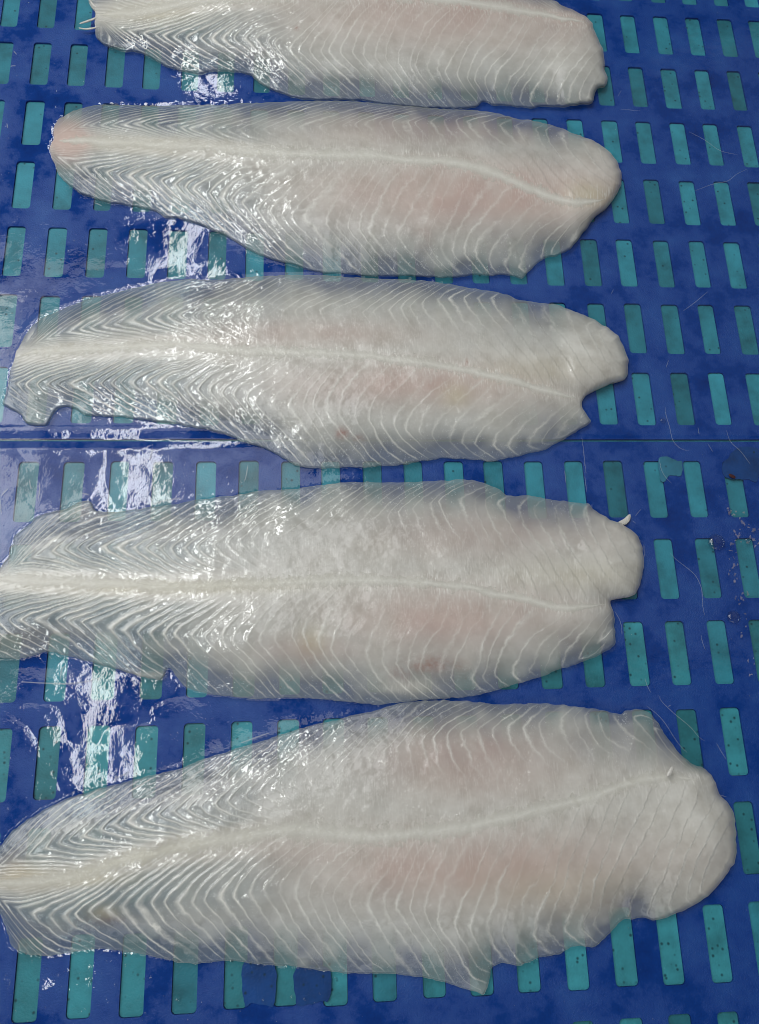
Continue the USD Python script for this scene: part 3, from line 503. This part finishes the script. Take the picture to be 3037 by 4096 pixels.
    if k == 3: mx = mx[mx < 2420]
    my = np.interp(mx, xs, ms); keep = shapely.contains_xy(poly.buffer(-14), mx, my) & (my > -120)
    mx, my = mx[keep], my[keep]; sm_ = (mx - x0) / (x1 - x0)
    if len(mx) < 20: continue
    hw = np.interp(sm_, [0, 0.15, 0.5, 0.85, 1], [(22, 17, 16, 15, 6), (20, 18, 19, 21, 9), (16, 17, 16, 16, 7), (20, 22, 18, 15, 8), (18, 24, 30, 20, 8)][k]) * 2.1 * (1 + 0.6 * fb(mx, mx * 0, 70, 300 + k)) * np.clip(np.minimum(mx - mx[0], mx[-1] - mx) / 90, 0.1, 1)
    cr = np.linspace(-1, 1, 11)
    RX = mx[:, None] + 0 * cr; RY = my[:, None] + cr * hw[:, None] + 9 * fb(mx, mx * 0 + 7, 90, 310 + k)[:, None]
    _, ii = top.query(np.c_[RX.ravel(), RY.ravel()], k=3)
    zz = z[ii].mean(1).reshape(RX.shape); zz = gaussian_filter1d(zz, 1.5, axis=0)
    zz = zz + 0.00008 * (1 - np.abs(cr) ** 3)[None] + 0.00003 + 0.00008 * fb(RX, RY, 24, 320 + k, 2)
    b2 = at(RX, RY, 0.0); rv = ORI + (b2 - ORI) * (1 - (ZB + zz)[..., None] / CAMZ)
    yl = np.clip(spots([])[:1].sum() + 0.15 + 0.6 * np.exp(-((mx - (760 if k == 3 else 500)) / 420) ** 2) * (1 if k in (3, 4) else 0.3), 0, 1)
    yl = yl * 0.6
    at_ = np.stack([np.repeat(yl, 11), np.repeat(sm_, 11), np.tile(0.16 + np.abs(cr) ** 1.5 * 1.3, len(mx))], 1)
    obj('center_septum', (rv.reshape(-1, 3) - o, grid_faces(len(mx), 11)[:, ::-1]), septum_look, root, smooth=True, attrs={'fa': at_})
# ragged shreds at the tail of the topmost fillet
root, o = fillets[0]
def shred(pts, r, z, root, o, seed):
    v, f = tube(pts, r, z, seed, n=8); obj('tail_shred', (v - o, f), scrap_look, root, smooth=True)
shred(cp(1, (440, 66), (410, 82), (372, 95), (338, 104)), 0.00065, 0.0024, root, o, 1)
shred(cp(1, (440, 110), (405, 125), (365, 128), (335, 118)), 0.0005, 0.0023, root, o, 2)
shred(cp(1, (430, 40), (400, 20), (385, -10)), 0.0006, 0.0024, root, o, 3)
root, o = fillets[4]
shred(R4((880, 845), (910, 835), (925, 790), (945, 742)), 0.0009, 0.0105, root, o, 4)
# ---------------------------------------------------------------- small things on the film
def drop(cx_, cy_, rpx, label=None, group=None, squash=0.42):
    p = at(cx_, cy_, 0.0012); r = rpx * 0.000107
    m = trimesh.creation.icosphere(3, 1.0); vv = np.array(m.vertices); vv = vv * [r, r, r * squash]; vv[:, 2] = np.maximum(vv[:, 2], -r * 0.2)
    x = thing('water_droplet', label, 'water droplet', (p[0], p[1], 0.0013), group)
    obj('droplet_body', (vv, np.array(m.faces)), big_drop_look, x, smooth=True)
drop(*R3((1300, 762))[0], 36, 'largest clear water droplet, right of the fish fillet with the stepped end')
drop(*R3((1442, 1380))[0], 27, 'second largest water droplet, a little below the biggest one at the right edge')
drop(*R2((860, 1615))[0], 14, 'tiny round water droplet right of the notched end of the middle fillet')
drop(*R3((1410, 500))[0], 11, 'small water droplet above the pale flecks at the far right edge')
drop(*R3((1560, 745))[0], 13, 'small water droplet among the pale flecks at the far right edge')
# fine spatter of droplets and bubbles, uncountable
rg = np.random.default_rng(3); parts = []
g_all = shapely.union_all([Polygon(c).buffer(6) for c in OUTD]); shapely.prepare(g_all)
ball = trimesh.creation.icosphere(2, 1.0); bv, bf = np.array(ball.vertices), np.array(ball.faces)
cnt = 0
while cnt < 420:
    x, y = rg.uniform(0, 3037), rg.uniform(0, 4096)
    if rg.random() > 0.35 + 0.65 * (y / 4096) ** 1.5 or shapely.contains_xy(g_all, x, y): continue
    r = (0.00012 if cnt < 270 else 0.00030) * math.exp(abs(rg.normal(0, 0.5)))
    if cnt >= 270 and x > 1350: continue
    p = at(x, y, 0.0012)
    iz, jz = int(np.clip(round((x + 190) / FS), 0, gx.shape[0] - 1)), int(np.clip(round((y + 190) / FS), 0, gx.shape[1] - 1))
    parts.append((bv * [r, r, r * 0.7] + [p[0], p[1], zf[iz, jz] + r * 0.15], bf + cnt * len(bv))); cnt += 1
x = obj('fine_droplets', (np.vstack([a for a, _ in parts]), np.vstack([b for _, b in parts])), drop_look, smooth=True)
tag(x, 'fine spatter of water droplets over the film and belt', 'droplets', kind='stuff')
def scrap(name, pts, h, look, label, cat, seed):
    p = np.array(pts, float); c = densify(p, 4, 4, seed); g = Polygon(c).buffer(0)
    if g.geom_type != 'Polygon': g = max(g.geoms, key=lambda q: q.area)
    c = densify(np.array(g.exterior.coords)[:-1], 4, 0, 0); g = Polygon(c); a, b, e, f = g.bounds
    X, Y = np.meshgrid(np.arange(a, e, 4), np.arange(b, f, 4)); X, Y = X.ravel(), Y.ravel(); ok = shapely.contains_xy(g.buffer(-2), X, Y)
    P = np.vstack([c, np.c_[X[ok], Y[ok]]]); d, _ = cKDTree(c).query(P); tri = Delaunay(P).simplices; cen = P[tri].mean(1); tri = tri[shapely.contains_xy(g, cen[:, 0], cen[:, 1])]
    e1, e2 = P[tri[:, 1]] - P[tri[:, 0]], P[tri[:, 2]] - P[tri[:, 0]]; ar = e1[:, 0] * e2[:, 1] - e1[:, 1] * e2[:, 0]; tri[ar > 0] = tri[ar > 0][:, ::-1]
    w = at(P[:, 0], P[:, 1], 0.0012); w[:, 2] = 0.0013 + h * (1 - np.exp(-d / 9)) * (0.8 + 0.5 * fb(P[:, 0], P[:, 1], 25, seed)); o = w.mean(0); o[2] = 0
    t = thing(name, label, cat, o); obj(name.split('_')[-1] + '_body', (w - o, tri), look, t, smooth=True)
scrap('fat_scrap', R3((470, 600), (520, 580), (560, 545), (595, 515), (590, 570), (575, 600), (545, 628), (515, 612)), 0.0006, scrap_look, 'white scrap of fat beside the upper right edge of the fillet with stepped end', 'scrap', 1)
scrap('brown_scrap', R3((1390, 190), (1420, 200), (1465, 215), (1465, 240), (1430, 238), (1400, 215)), 0.0006, brown_look, 'dark brown scrap on the bluish blotch near the right edge', 'scrap', 2)
